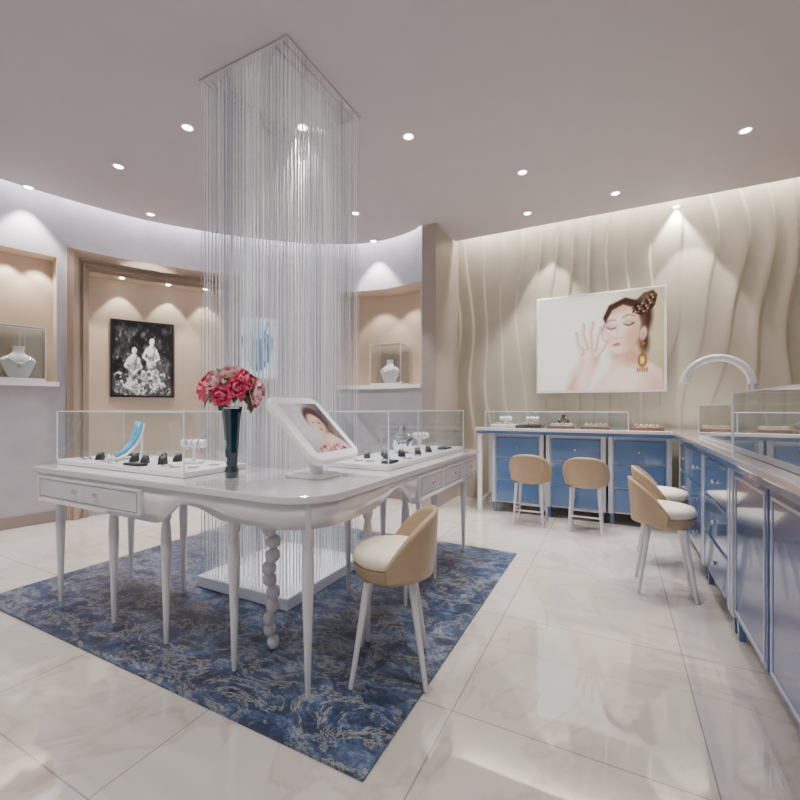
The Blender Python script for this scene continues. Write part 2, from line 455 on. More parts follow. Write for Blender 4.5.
mb = MB().box(-3.66, -0.75, 1.2, 3.66, 0.001, 0.012); tag(mb.build('carpet', M['carpet']), 'dark blue marbled carpet under the white display table', 'carpet')

# ------------------------------------------------------------------ display table
XL = -3.30
ORG = (-1.6, 1.9, 0.0135); TZ = 0.88
tb = empty('display_table', ORG, 0, 'white lacquered corner-shaped display table on slender turned legs', 'table')
Lp = [(XL,1.33),(-1.07,1.33),(-1.07,3.65),(-1.69,3.65),(-1.69,1.95),(XL,1.95)]
MB().prism(round_poly(Lp, [0.03,0.24,0.03,0.03,0.03,0.03]), TZ-0.035, TZ).build('tabletop', M['lacquer'], tb, ORG, bevel=0.006)
Ip = [(XL+0.025,1.355),(-1.095,1.355),(-1.095,3.625),(-1.665,3.625),(-1.665,1.925),(XL+0.025,1.925)]
ol = round_poly(Ip, [0.02,0.22,0.02,0.02,0.02,0.02]); fine = []
for i, p in enumerate(ol):
    q = ol[(i+1) % len(ol)]; L = math.hypot(q[0]-p[0], q[1]-p[1]); n = max(1, int(L/0.04))
    fine += [(p[0]+(q[0]-p[0])*k/n, p[1]+(q[1]-p[1])*k/n) for k in range(n)]
def apron_z(x, y):
    t = max(-1.07-x, y-1.33)
    if (x > -1.3 and y > 1.2) or y < 1.5:
        return 0.735 + 0.045*ss_(0.5, 0.72, t) - 0.115*ss_(0.80, 1.00, t)
    return 0.70
fine.append(fine[0]); zz = [apron_z(*p) for p in fine]
MB().grid([[(p[0],p[1],z) for p, z in zip(fine, zz)], [(p[0],p[1],TZ-0.03) for p in fine]]).build('apron', M['lacquer'], tb, ORG, solid=0.02, smooth=True)
def tdrawer(side, a0, a1, kn):
    mb = MB()
    def bx(mb, p0, p1, off0, off1, z0, z1):
        if side == 0: mb.box(p0, p1, 1.33+off0, 1.33+off1, z0, z1)
        else: mb.box(-1.07-off1, -1.07-off0, p0, p1, z0, z1)
    bx(mb, a0, a1, -0.004, 0.02, 0.69, 0.828); dr = mb.build('drawer', M['lacquer'], tb, ORG, bevel=0.006)
    L = a1-a0; mb = MB()
    for p0, p1, za, zb_ in ((a0+0.025,a1-0.025,0.705,0.709),(a0+0.025,a1-0.025,0.809,0.813),(a0+0.025,a0+0.029,0.709,0.809),(a1-0.029,a1-0.025,0.709,0.809)):
        bx(mb, p0, p1, -0.0065, -0.003, za, zb_)
    tag(mb.build('drawer_beading', M['silver'], dr, ORG), 'thin silver line around the drawer')
    for t in kn:
        c = (a0+L*t, 1.314, 0.765) if side == 0 else (-1.054, a0+L*t, 0.765)
        tag(MB().ball(c, 0.014, 10, 6).build('knob', M['chrome'], dr, ORG, smooth='all'), 'round chrome knob')
tdrawer(0, -3.21, -2.17, (0.42, 0.62))
for k in range(3): tdrawer(1, 2.36+0.40*k, 2.36+0.40*k+0.385, (0.5,))
legprof = [(0.010,0),(0.012,0.02),(0.017,0.2),(0.024,0.42),(0.027,0.52),(0.024,0.60),(0.018,0.64),(0.027,0.66),(0.027,0.85)]
spots = [(-3.15,1.42),(-2.57,1.42),(-2.1,1.42),(-1.6,1.42),(-1.17,1.43),(-3.15,1.86),(-2.57,1.86),(-2.1,1.86),
         (-1.17,1.92),(-1.17,2.37),(-1.17,2.85),(-1.17,3.5),(-1.6,2.37),(-1.6,2.85),(-1.6,3.5)]
for x, y in spots: MB().lathe(legprof, (x, y, 0.0135), 16).build('leg', M['leg'], tb, ORG, smooth=True)
tw = []; tr_ = []; NB = 13
for k in range(NB*14+1):
    t = k/(NB*14); z = 0.0135 + 0.84*t; a = PI*t*NB
    tw.append((-1.57+0.012*math.cos(a*0.5+0.6), 1.63+0.012*math.sin(a*0.5+0.6), z)); tr_.append((0.016+0.024*abs(math.sin(a))**0.6)*(0.78+0.3*t))
tag(MB().tube(tw, tr_, 14).build('leg', M['leg'], tb, ORG, smooth='all'), 'beaded leg of stacked balls')

# ------------------------------------------------------------------ glass cases
def glass_case(label, x0, x1, y0, y1, z0, z1, basemat=None, bh=0.03, group=None, name='glass_display_case'):
    c = ((x0+x1)/2, (y0+y1)/2, z0); r = empty(name, c, 0, label, 'display case', group)
    if basemat: MB().box(x0, x1, y0, y1, z0, z0+bh).build('base', basemat, r, c, bevel=0.003)
    else: bh = 0
    t = 0.004; zb_ = z0 + bh
    for b in ((x0,x1,y0,y0+t,zb_,z1-t),(x0,x1,y1-t,y1,zb_,z1-t),(x0,x0+t,y0+t,y1-t,zb_,z1-t),(x1-t,x1,y0+t,y1-t,zb_,z1-t),(x0,x1,y0,y1,z1-t,z1)):
        xa,xb,ya,yb,za,zc = b
        q = MB()
        if xb-xa < 0.01: q.add([(xa,ya,za),(xa,yb,za),(xa,yb,zc),(xa,ya,zc)], [(0,1,2,3)])
        elif yb-ya < 0.01: q.add([(xa,ya,za),(xb,ya,za),(xb,ya,zc),(xa,ya,zc)], [(0,1,2,3)])
        else: q.add([(xa,ya,zc),(xb,ya,zc),(xb,yb,zc),(xa,yb,zc)], [(0,1,2,3)])
        q.build('glass_pane', M['glass'], r, c)
    e = MB(); g = 0.0027
    for x in (x0, x1):
        for y in (y0, y1): e.box(x-g, x+g, y-g, y+g, zb_, z1)
    for x in (x0, x1): e.box(x-g, x+g, y0, y1, z1-g, z1+g)
    for y in (y0, y1): e.box(x0, x1, y-g, y+g, z1-g, z1+g)
    e.build('glass_edge', M['gedge'], r, c)
    return r
glass_case('clear glass case on the left arm of the white table', -3.26, -2.0, 1.45, 1.87, TZ+0.001, 1.225, M['white'])
glass_case('clear glass case on the right arm of the white table', -1.6, -1.17, 2.15, 3.5, TZ+0.001, 1.225, M['white'])

# ------------------------------------------------------------------ jewellery
BW_T = [0, 0.06, 0.3, 0.52, 0.60, 0.68, 0.76, 0.86, 1.0]
BW_W = [0.20, 0.26, 0.36, 0.44, 0.42, 0.30, 0.165, 0.14, 0.155]
BW_D = [0.12, 0.15, 0.20, 0.21, 0.20, 0.16, 0.13, 0.125, 0.135]
def bw(t): return float(np.interp(t, BW_T, BW_W))
def bd(t): return float(np.interp(t, BW_T, BW_D))
def bust(x, y, z, h, rz, label, nlabel, mat='pad', nmat='silver', group=None):
    r = empty('necklace_bust', (x, y, z), rz, label, 'jewellery bust', group)
    rows = []
    for k in range(25):
        t = k/24
        rows.append([(bw(t)*h*math.cos(a), bd(t)*h*math.sin(a), t*h) for a in np.linspace(0, 2*PI, 25)])
    mb = MB().grid(rows); mb.add(rows[-1][:-1], [tuple(range(24))]); mb.add(rows[0][:-1], [tuple(range(24))[::-1]])
    mb.build('torso', M[mat], r, smooth=True)
    nk = empty('necklace', (x, y, z), rz, nlabel, 'necklace', group and group + ' necklaces')
    pts = []
    for a in np.linspace(0, 2*PI, 33)[:-1]:
        f = 0.5 + 0.5*math.cos(a)
        t = 0.80 - 0.38*f**2.0
        wx = bw(t)*math.sin(a)*(1.0 if f < 0.35 else 0.55+0.45*(1-(f-0.35)/0.65))
        q = min(0.98, abs(wx)/max(bw(t), 1e-4)); dy = bd(t)*math.sqrt(1-q*q)
        pts.append((wx*h, -dy*h - 0.004 if math.cos(a) > 0 else dy*h + 0.004, t*h))
    MB().tube(pts, h*0.024, 6, closed=True).build('chain', M[nmat], nk, smooth='all')
    lo = min(pts, key=lambda p: p[2]); MB().ball((lo[0], lo[1]-0.006, lo[2]-0.03*h), h*0.06, 8, 6, (1,0.5,1.4)).build('pendant', M[nmat], nk, smooth='all')
    return r
def ring_at(x, y, z, rad, mat, label, group, flat=False, name='ring', cat='ring', rz=0.0):
    pts = [(rad*math.cos(a), 0, rad*1.16+rad*math.sin(a)) for a in np.linspace(0, 2*PI, 17)[:-1]] if not flat else [(rad*math.cos(a), rad*math.sin(a), rad*0.16) for a in np.linspace(0, 2*PI, 17)[:-1]]
    mb = MB().tube(pts, rad*0.16, 6, closed=True)
    if not flat: mb.ball((0, 0, 2.25*rad), rad*0.3, 6, 4)
    o = mb.build(name, M[mat], None, smooth='all', org=(0,0,0)); o.location = (x, y, z); o.rotation_euler = (0, 0, rz)
    return tag(o, label, cat, group)
def ring_stand(x, y, z, h, rz, label, group, rl, rg):
    w = 0.022
    o = MB().add([(-w,-w,0),(w,-w,0),(w,w,0),(-w,w,0),(-w*0.8,-w*0.5,h*0.55),(w*0.8,-w*0.5,h*0.55),(w*0.8,w*0.9,h),(-w*0.8,w*0.9,h)],
                 [(0,3,2,1),(4,5,6,7),(0,1,5,4),(1,2,6,5),(2,3,7,6),(3,0,4,7)]).build('ring_stand', M['black'], None, org=(0,0,0), bevel=0.003)
    o.location = (x, y, z); o.rotation_euler = (0, 0, rz); tag(o, label, 'ring stand', group)
    ring_at(x, y, z+h*0.78, 0.013, 'silver', rl, rg, rz=rz)
def tbar(x, y, z, h, rz, label, blabel):
    r = empty('bracelet_stand', (x, y, z), rz, label, 'bracelet stand')
    MB().box(-0.05, 0.05, -0.035, 0.035, 0, 0.012).build('base', M['white'], r, bevel=0.003)
    MB().lathe([(0.008,0.012),(0.008,h-0.02)], (0,0,0), 10).build('post', M['white'], r, smooth=True)
    MB().tube([(-0.07,0,h),(0.07,0,h)], 0.024, 16).build('bar', M['pad'], r, smooth=True)
    b = empty('bracelet', (x, y, z), rz, blabel, 'bracelet')
    for dx in (-0.035, 0.0, 0.035):
        MB().tube([(dx, 0.0295*math.cos(a), h+0.0295*math.sin(a)) for a in np.linspace(0, 2*PI, 25)[:-1]], 0.005, 6, closed=True).build('band', M['silver'], b, smooth='all')
def flat_tray(x, y, z, w, d, rz, label, group, frame='brown', n=(4, 2), rl='', rg='', padm='pad'):
    r = empty('jewellery_tray', (x, y, z), rz, label, 'jewellery tray', group)
    mb = MB(); t = 0.014
    mb.box(-w/2, w/2, -d/2, -d/2+t, 0, 0.03).box(-w/2, w/2, d/2-t, d/2, 0, 0.03).box(-w/2, -w/2+t, -d/2+t, d/2-t, 0, 0.03).box(w/2-t, w/2, -d/2+t, d/2-t, 0, 0.03)
    mb.build('rim', M[frame], r, bevel=0.002)
    MB().box(-w/2+t, w/2-t, -d/2+t, d/2-t, 0, 0.02).build('pad', M[padm], r)
    c, s_ = math.cos(rz), math.sin(rz)
    for i in range(n[0]):
        for j in range(n[1]):
            lx = -w/2+0.03+(w-0.06)*(i+0.5)/n[0]; ly = -d/2+0.02+(d-0.04)*(j+0.5)/n[1]
            ring_at(x+lx*c-ly*s_, y+lx*s_+ly*c, z+0.0205, 0.016, 'gold' if (i+j) % 3 == 0 else 'silver', rl, rg)
def velvet_pad(x, y, z, w, d, rz, label, group, mat='black'):
    o = MB().box(-w/2, w/2, -d/2, d/2, 0, 0.014).build('velvet_pad', M[mat], None, org=(0,0,0), bevel=0.004)
    o.location = (x, y, z); o.rotation_euler = (0, 0, rz); return tag(o, label, 'display pad', group)

cz = TZ + 0.032
prf = [(-0.10,0.006),(-0.06,0.014),(-0.02,0.038),(0.015,0.075),(0.04,0.12),(0.055,0.165),(0.06,0.20)]
def curved_stand(x, y, z, rz, k, label, nl):
    r = empty('necklace_stand', (x, y, z), rz, label, 'necklace stand')
    MB().grid([[(sx*0.055*k*(1-0.25*i/6), a*k, b*k) for sx in (-1, 0, 1)] for i, (a, b) in enumerate(prf)]).build('curved_panel', M['pad'], r, smooth='all', solid=0.008)
    MB().box(-0.05*k, 0.05*k, -0.09*k, 0.075*k, 0, 0.005).build('base', M['white'], r)
    MB().box(-0.008*k, 0.008*k, 0.058*k, 0.068*k, 0.005, 0.19*k).build('prop', M['white'], r)
    nk = empty('necklace', (x, y, z), rz, nl, 'necklace')
    for sx in (-1, 1):
        pts = [(sx*k*(0.006+0.030*(i/6)**0.8), (a-0.008)*k, (b+0.012)*k) for i, (a, b) in enumerate(prf[1:])]
        MB().tube(pts, 0.011*k, 8).build('stone_row', M['lblue'], nk, smooth='all')
    MB().ball((0, prf[1][0]*k-0.006, prf[1][1]*k+0.018), 0.015*k, 10, 6).build('pendant', M['lblue'], nk, smooth='all')
curved_stand(-2.86, 1.68, cz, R(-8), 1.15, 'white curved slide-shaped necklace stand in the left table case', 'aqua stone necklace draped down the curved stand in left case')
tbar(-2.28, 1.72, cz, 0.12, R(25), 'white bar stand holding a silver bracelet in the left case', 'silver three-band bracelet on the bar stand in the left case')
for i, (x, y) in enumerate([(-2.68,1.6),(-2.58,1.72),(-2.54,1.58),(-2.45,1.73),(-2.40,1.6),(-2.98,1.56)]):
    ring_stand(x, y, cz, 0.05, R(10+12*(i % 3)), 'small black slanted ring block inside the left table case', 'black ring blocks in the left case', 'silver ring standing on a black block in the left case', 'silver rings on blocks in the left case')
for i, (x, y) in enumerate([(-3.14,1.56),(-3.06,1.66),(-2.2,1.54),(-2.1,1.58),(-3.06,1.53),(-3.18,1.72),(-2.74,1.51),(-2.08,1.7),(-2.3,1.56),(-2.84,1.53)]):
    ring_at(x, y, cz, 0.026, 'silver', 'silver bangle lying flat on the left case floor', 'flat silver bangles in the left case', flat=True, name='bangle', cat='bangle')
velvet_pad(-2.50, 1.50, cz, 0.16, 0.05, 0, 'black velvet pad at the front of left case', None)
velvet_pad(-3.08, 1.79, cz, 0.14, 0.08, R(20), 'black velvet pad at the far left of the left case', None)
bust(-1.42, 2.82, cz, 0.2, R(25), 'small silver-grey necklace bust inside the right table case', 'silver necklace on the small bust in the right table case', 'chrome')
tbar(-1.42, 3.15, cz, 0.11, R(60), 'white bar stand inside the right table case', 'silver bands on the bar stand in the right table case')
for i, (x, y) in enumerate([(-1.35,2.45),(-1.42,2.55),(-1.31,2.6),(-1.48,2.42),(-1.27,2.78),(-1.26,2.95)]):
    ring_stand(x, y, cz, 0.05, R(30+10*(i % 3)), 'small black slanted ring block inside the right table case', 'black ring blocks in the right case', 'silver ring standing on a black block in the right case', 'silver rings on blocks in the right case')
for i, (x, y) in enumerate([(-1.3,2.35),(-1.45,2.27),(-1.22,2.5),(-1.24,3.12),(-1.3,3.38),(-1.5,2.66),(-1.23,2.68),(-1.36,2.26)]):
    ring_at(x, y, cz, 0.026, 'silver', 'silver bangle lying flat on the right case floor', 'flat silver bangles in the right case', flat=True, name='bangle', cat='bangle')
velvet_pad(-1.23, 2.28, cz, 0.06, 0.12, 0, 'black velvet pad at the near end of right table case', None)
velvet_pad(-1.25, 3.26, cz, 0.08, 0.12, 0, 'black velvet pad at the far end of right table case', None)

# ------------------------------------------------------------------ vase and flowers
vx, vy = -1.81, 1.59
v = empty('vase', (vx, vy, TZ+0.0005), 0, 'tall dark teal faceted glass vase on the white table', 'vase')
MB().lathe([(0.034,0),(0.036,0.03),(0.028,0.06),(0.033,0.16),(0.043,0.30),(0.051,0.37),(0.047,0.37),(0.031,0.18),(0.024,0.065)], (0,0,0), 8).build('body', M['teal'], v)
MB().lathe([(0.0515,0.364),(0.0535,0.369),(0.0515,0.374),(0.048,0.372)], (0,0,0), 8, cap=False).build('rim', M['chrome'], v)
def make_flower(mat, rr, seed):
    rnd = random.Random(seed)
    r = empty('peony', (0,0,0)); mb = MB()
    for ring, (n, rad, lean, ln) in enumerate([(3,0.004,4,0.62),(4,0.010,18,0.8),(5,0.018,38,0.95),(6,0.026,58,1.05),(6,0.030,80,1.1)]):
        for k in range(n):
            a = 2*PI*(k+0.5*(ring % 2))/n + rnd.uniform(-0.2,0.2); ln2 = ln*rr*rnd.uniform(0.88,1.12); w = rr*0.72*(0.55+0.15*ring)
            rows = []
            for i in range(5):
                t = i/4; th = R(lean)*(0.5+0.9*t) - 0.7*t*t
                out = rad*0.5 + ln2*t*math.sin(th); up = ln2*t*math.cos(th)*0.95
                row = []
                for j in range(5):
                    q = (j-2)/2; ww = w*math.sin(PI*(0.15+0.72*t))*q
                    ro = out - 0.4*w*q*q + rnd.uniform(-0.002,0.002)
                    row.append((ro*math.cos(a)-ww*math.sin(a), ro*math.sin(a)+ww*math.cos(a), up+0.05*rr*abs(q)))
                rows.append(row)
            mb.grid(rows)
    mb.build('bloom', mat, r, smooth='all')
    MB().tube([(0,0,0.004),(0,0,-0.10)], 0.003, 6).build('stem', M['green'], r, smooth='all')
    for a in (0.3, 2.4, 4.5):
        lf = MB(); rows = []
        for i in range(5):
            t = i/4; wd = 0.024*math.sin(PI*min(0.98,0.1+0.85*t))
            o_ = 0.002+0.105*t
            rows.append([(o_*math.cos(a)-q*wd*math.sin(a), o_*math.sin(a)+q*wd*math.cos(a), -0.02+0.06*t-0.02*t*t+0.004*abs(q)) for q in (-1,0,1)])
        lf.grid(rows)
        lf.build('leaf', M['green'], r, smooth='all')
    return r
protos = {'pink': make_flower(M['pink'], 0.066, 1), 'red': make_flower(M['red'], 0.064, 2), 'blush': make_flower(M['blush'], 0.066, 3)}
flab = {'pink': ('rose pink peony in the teal vase', 'rose pink peonies'), 'red': ('deep magenta red peony in the teal vase', 'deep magenta red peonies'), 'blush': ('pale blush peony in the teal vase', 'pale blush peonies')}
seq = ['pink','red','blush','pink','red','pink','red','blush','pink','red','pink','red','pink','blush','red','pink','red']
used = set(); bc = Vector((vx, vy, 1.335)); n = len(seq)
for i, kd in enumerate(seq):
    zc = 1 - 1.35*(i+0.5)/n; ph = i*2.39996+0.6; rr = math.sqrt(max(0, 1-zc*zc))
    d = Vector((rr*math.cos(ph), rr*math.sin(ph), zc))
    o = protos[kd] if kd not in used else copy_tree(protos[kd]); used.add(kd)
    o.location = bc + Vector((d.x*0.112, d.y*0.112, d.z*0.077))
    o.rotation_euler = d.to_track_quat('Z', 'Y').to_euler()
    s_ = random.uniform(0.76, 0.98); o.scale = (s_, s_, s_)
    tag(o, flab[kd][0], 'flower', flab[kd][1])

# ------------------------------------------------------------------ tablet
ts = empty('tablet_stand', (-1.46, 1.83, TZ+0.0005), 0, 'white tablet stand with flat foot on the table corner', 'tablet stand')
MB().prism(round_poly([(-0.13,-0.11),(0.13,-0.11),(0.13,0.11),(-0.13,0.11)], [0.06]*4), 0, 0.016).build('foot', M['white'], ts, bevel=0.003)
MB().tube([(0.02,0,0.016),(0.02,0,0.12),(-0.005,0,0.200)], [0.036,0.030,0.030], 16).build('neck', M['white'], ts, smooth=True)
tbl = empty('tablet', (-1.455, 1.83, 1.135), 0, 'white-framed tablet tilted on its stand beside the flowers', 'tablet'); tbl.rotation_euler = (R(-46), 0, R(92))
TW, THh = 0.43, 0.46
q = [(x, z) for x, z in round_poly([(-TW/2,-THh/2),(TW/2,-THh/2),(TW/2,THh/2),(-TW/2,THh/2)], [0.065]*4)]
mb = MB(); nq = len(q)
mb.add([(x, -0.018, z) for x, z in q] + [(x, 0.024, z) for x, z in q], [tuple(range(nq)), tuple(range(nq, 2*nq))[::-1]] + [(i, nq+i, nq+(i+1) % nq, (i+1) % nq) for i in range(nq)])
mb.build('body', M['white'], tbl, bevel=0.009)
cv = Canvas(100, 110, 130, 143, (162, 157, 170))
cv.ell(22, 40, 48, 64, (214, 212, 219), soft=44); cv.ell(94, 50, 32, 60, (88, 79, 94), soft=34)
cv.ell(62, 40, 25, 30, (74, 48, 44), 12, soft=8); cv.ell(80, 66, 10, 30, (74, 48, 44), -8, soft=8)
cv.ell(56, 50, 18, 24, (238, 204, 188), 10, soft=6); cv.ell(66, 56, 9, 17, (200, 156, 138), 10, 0.6, soft=9)
cv.poly([(46,76),(72,72),(90,92),(96,110),(14,110),(24,94)], (228, 190, 176), soft=6); cv.ell(50, 106, 30, 9, (184, 108, 122), soft=6)
for k in range(12): cv.ell(18+6*k, 104+4*math.sin(k*2.1), 5, 4, [(200,100,118),(238,190,196),(130,56,74),(236,220,220)][k % 4], soft=3)
cv.ell(50, 46, 3.2, 1.2, (60,40,40), soft=1.6); cv.ell(64, 48, 3.2, 1.2, (60,40,40), soft=1.6); cv.ell(56, 63, 4.4, 1.8, (196,80,88), soft=2)
cv.blur(2); cv.grain(0.06, 5)
tag(cv.mesh('screen', 0.325, 0.355, M['screen'], tbl, y=-0.0195), 'lit screen showing a portrait')

# ------------------------------------------------------------------ bead curtain
cx0, cx1, cy0, cy1 = -2.56, -1.79, 1.99, 2.80
co = ((cx0+cx1)/2, (cy0+cy1)/2, CEIL-0.012)
cn = empty('curtain_track', co, 0, 'slim square ceiling track holding the crystal strands', 'ceiling track')
e = 0.012
for b in ((cx0-e,cx1+e,cy0-e,cy0+e),(cx0-e,cx1+e,cy1-e,cy1+e),(cx0-e,cx0+e,cy0+e,cy1-e),(cx1-e,cx1+e,cy0+e,cy1-e)):
    MB().box(b[0],b[1],b[2],b[3],CEIL-0.012,CEIL).build('rail', M['ceil'], cn, co)
for o_ in (0.05, 0.12):
    MB().box(cx0+o_-0.006,cx0+o_+0.006,cy0+e,cy1-e,CEIL-0.012,CEIL).build('inner_rail', M['ceil'], cn, co)
    MB().box(cx1-o_-0.006,cx1-o_+0.006,cy0+e,cy1-e,CEIL-0.012,CEIL).build('inner_rail', M['ceil'], cn, co)
pl = MB().box(cx0-0.02, cx1+0.02, cy0-0.02, cy1+0.02, 0.0125, 0.09).build('curtain_plinth', M['plinth'], None, bevel=0.008)
tag(pl, 'frosted white square plinth under the crystal strands', 'plinth')
mb = MB(); V = []; Fc = []
def strand(x, y, rnd):
    r = 0.0029; n0 = len(V)
    z0, z1 = 0.0915, CEIL-0.0125
    for z in (z0, z1):
        for dx, dy in ((r,0),(0,r),(-r,0),(0,-r)): V.append((x+dx, y+dy, z))
    for k in range(4): Fc.append((n0+k, n0+(k+1)%4, n0+4+(k+1)%4, n0+4+k))
    z = z0 + 0.02 + rnd.random()*0.15
    while z < z1-0.02:
        b = 0.0048; h = 0.014; m = len(V)
        V.extend([(x+b,y,z),(x,y+b,z),(x-b,y,z),(x,y-b,z),(x,y,z+h),(x,y,z-h)])
        for k in range(4): Fc.extend([(m+k, m+(k+1)%4, m+4), (m+(k+1)%4, m+k, m+5)])
        z += 0.14 if z > 0.9 else 0.05
rnd = random.Random(4)
def rect_ring(x0, x1, y0, y1, st):
    nx_ = int((x1-x0)/st); ny_ = int((y1-y0)/st)
    for k in range(nx_): strand(x0+(x1-x0)*k/nx_, y0, rnd); strand(x1-(x1-x0)*k/nx_, y1, rnd)
    for k in range(ny_): strand(x1, y0+(y1-y0)*k/ny_, rnd); strand(x0, y1-(y1-y0)*k/ny_, rnd)
rect_ring(cx0, cx1, cy0, cy1, 0.028); rect_ring(cx0+0.05, cx1-0.05, cy0+0.05, cy1-0.05, 0.032); rect_ring(cx0+0.12, cx1-0.12, cy0+0.12, cy1-0.12, 0.040)
mb.v = V; mb.f = Fc
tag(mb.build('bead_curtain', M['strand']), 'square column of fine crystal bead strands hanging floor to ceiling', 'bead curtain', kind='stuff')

# ------------------------------------------------------------------ stools
def make_stool(tall):
    r = empty('bar_stool')
    MB().lathe([(0.08,0.435),(0.145,0.445),(0.172,0.47),(0.180,0.515)], (0,0,0), 40).build('seat_shell', M['tan'], r, smooth=True)
    MB().lathe([(0.165,0.512),(0.182,0.530),(0.184,0.555),(0.170,0.578),(0.12,0.589),(0.03,0.592)], (0,0,0), 40).build('seat', M['cream'], r, smooth='all')
    rows = []
    A0 = R(92)
    for i in range(11):
        t = i/10; row = []
        for k in range(37):
            f = -1 + 2*k/36; a = PI + A0*f
            topz = 0.545 + 0.215*(1-abs(f)**2.6)
            z0 = 0.47
            z = z0 + (topz-z0)*t
            rad = 0.192 + 0.022*t
            row.append((rad*math.cos(a), rad*math.sin(a), z))
        rows.append(row)
    MB().grid(rows).build('backrest', M['tan'], r, smooth='all', solid=0.02)
    top, bot = (0.10, 0.165) if not tall else (0.125, 0.15)
    for sx in (-1, 1):
        for sy in (-1, 1):
            MB().tube([(top*sx,top*sy,0.445),(bot*sx,bot*sy,0.0)], [0.018,0.011], 12).build('leg', M['leg'], r, smooth=True)
    if tall:
        f = 0.142
        for a, b in (((-f,-f),(f,-f)),((f,-f),(f,f)),((f,f),(-f,f)),((-f,f),(-f,-f))):
            MB().tube([(a[0],a[1],0.16),(b[0],b[1],0.16)], 0.009, 8).build('footrest', M['leg'], r, smooth=True)
    return r
st = make_stool(False); st2 = make_stool(True)
slist = [(st, (-0.955,1.78), R(204), 'tan-backed cream stool pulled up to the white display table'),
         (st2, (-0.82,4.72), R(90), 'tan-backed stool at the back blue counter, left of the pair'),
         (None, (-0.27,4.72), R(90), 'tan-backed stool at the back blue counter, right of the pair'),
         (1, (0.30,3.42), R(0), 'tan-backed cream stool at the right counter, nearer to us'),
         (1, (0.34,4.05), R(0), 'tan-backed cream stool at the right counter, half hidden behind the nearer one')]
for i, (src, p, a, lb) in enumerate(slist):
    o = copy_tree(st2) if src is None else copy_tree(st) if src == 1 else src
    o.location = (p[0], p[1], 0.0125 if i == 0 else 0.0); o.rotation_euler = (0, 0, a); tag(o, lb, 'stool', 'tan bar stools')

# ------------------------------------------------------------------ counters
CT = 1.01
top_pts = [(-1.52,4.98),(0.50,4.98),(0.50,1.0),(1.15,1.0),(1.15,5.6),(-1.52,5.6)]
ct = empty('countertop', (0, 5.2, CT-0.07), 0, 'white worktop running along the back wall and right side', 'countertop'); cto = (0, 5.2, CT-0.07)
MB().prism(top_pts, CT-0.035, CT).build('slab', M['lacquer'], ct, cto, bevel=0.006)
inp = [(-1.50,5.0),(0.52,5.0),(0.52,1.02),(1.13,1.02),(1.13,5.58),(-1.50,5.58)]
tag(MB().prism(inp, CT-0.07, CT-0.035).build('edge_band', M['blue'], ct, cto), 'blue band under the white edge')
def cabinet(loc, rz, w, d, label, style, group=None):
    r = empty('counter_cabinet', loc, rz, label, 'cabinet', group)
    zt = CT-0.071; b0 = 0.12
    MB().box(0.002, w-0.002, 0.03, d, b0, zt).build('body', M['palebl'], r, bevel=0.003)
    for x in (0.035, w-0.035):
        for y in (0.05, d-0.04):
            MB().lathe([(0.020,0),(0.028,b0+0.003)], (x, y, 0), 4, phase=PI/4).build('foot', M['blue'], r)
    for x0, x1 in ((0.002, 0.045), (w-0.045, w-0.002)): MB().box(x0, x1, 0.005, 0.03, b0, zt).build('pilaster', M['palebl'], r, bevel=0.004)
    if style == 'drawer':
        ncol = 2 if w > 0.9 else 1; g = 0.02; cw = (w-0.10)/ncol
        for c in range(ncol):
            for k in range(3):
                z0 = b0+0.02+(zt-b0-0.04)*k/3; z1 = b0+0.02+(zt-b0-0.04)*(k+1)/3-g
                x0 = 0.05+cw*c+g/2; x1 = x0+cw-g
                dr = MB().box(x0, x1, 0.008, 0.032, z0, z1).build('drawer', M['blue'], r, bevel=0.006)
                MB().ball(((x0+x1)/2, 0.0, (z0+z1)/2), 0.014, 10, 6).build('knob', M['chrome'], dr, smooth='all')
    else:
        n = max(1, round(w/0.62)); cw = (w-0.10)/n
        for c in range(n):
            x0 = 0.05+cw*c+0.012; x1 = x0+cw-0.024
            dr = MB().box(x0, x1, 0.010, 0.032, b0+0.02, zt-0.02).build('door', M['dblue'], r, bevel=0.006)
            mb = MB()
            for p0, p1, q0, q1 in ((x0+0.03,x1-0.03,b0+0.05,b0+0.062),(x0+0.03,x1-0.03,zt-0.062,zt-0.05),(x0+0.03,x0+0.042,b0+0.062,zt-0.062),(x1-0.042,x1-0.03,b0+0.062,zt-0.062)):
                mb.box(p0, p1, 0.006, 0.0105, q0, q1)
            tag(mb.build('door_beading', M['palebl'], dr), 'pale beading line around the door panel')
    return r
el = empty('counter_end_frame', (-1.46, 5.3, 0), 0, 'white open leg frame at the left end of the back counter', 'leg frame'); eo = (-1.46, 5.3, 0)
for y in (5.04, 5.54): MB().box(-1.495, -1.445, y-0.025, y+0.025, 0, CT-0.071).build('leg', M['white'], el, eo, bevel=0.004)
MB().box(-1.48, -1.46, 5.065, 5.515, 0.1, 0.14).build('stretcher', M['white'], el, eo)
cabinet((-1.33, 5.04, 0), 0, 0.60, 0.52, 'blue drawer cabinet at the left of the back counter', 'drawer')
cabinet((-0.71, 5.04, 0), 0, 0.62, 0.52, 'blue drawer cabinet in the middle of back counter, between the two stools', 'drawer')
cabinet((-0.07, 5.04, 0), 0, 0.58, 0.52, 'blue drawer cabinet at the right of the back counter by the corner', 'drawer')
cabinet((0.555, 4.98, 0), R(-90), 1.25, 0.55, 'pale blue framed cabinet of the right counter behind the two stools', 'drawer')
cabinet((0.555, 3.71, 0), R(-90), 0.80, 0.55, 'pale blue framed drawer cabinet of the right counter beside the nearer stool', 'drawer')
cabinet((0.555, 2.89, 0), R(-90), 1.85, 0.55, 'deep blue glossy door cabinet at the near end of right counter', 'door')

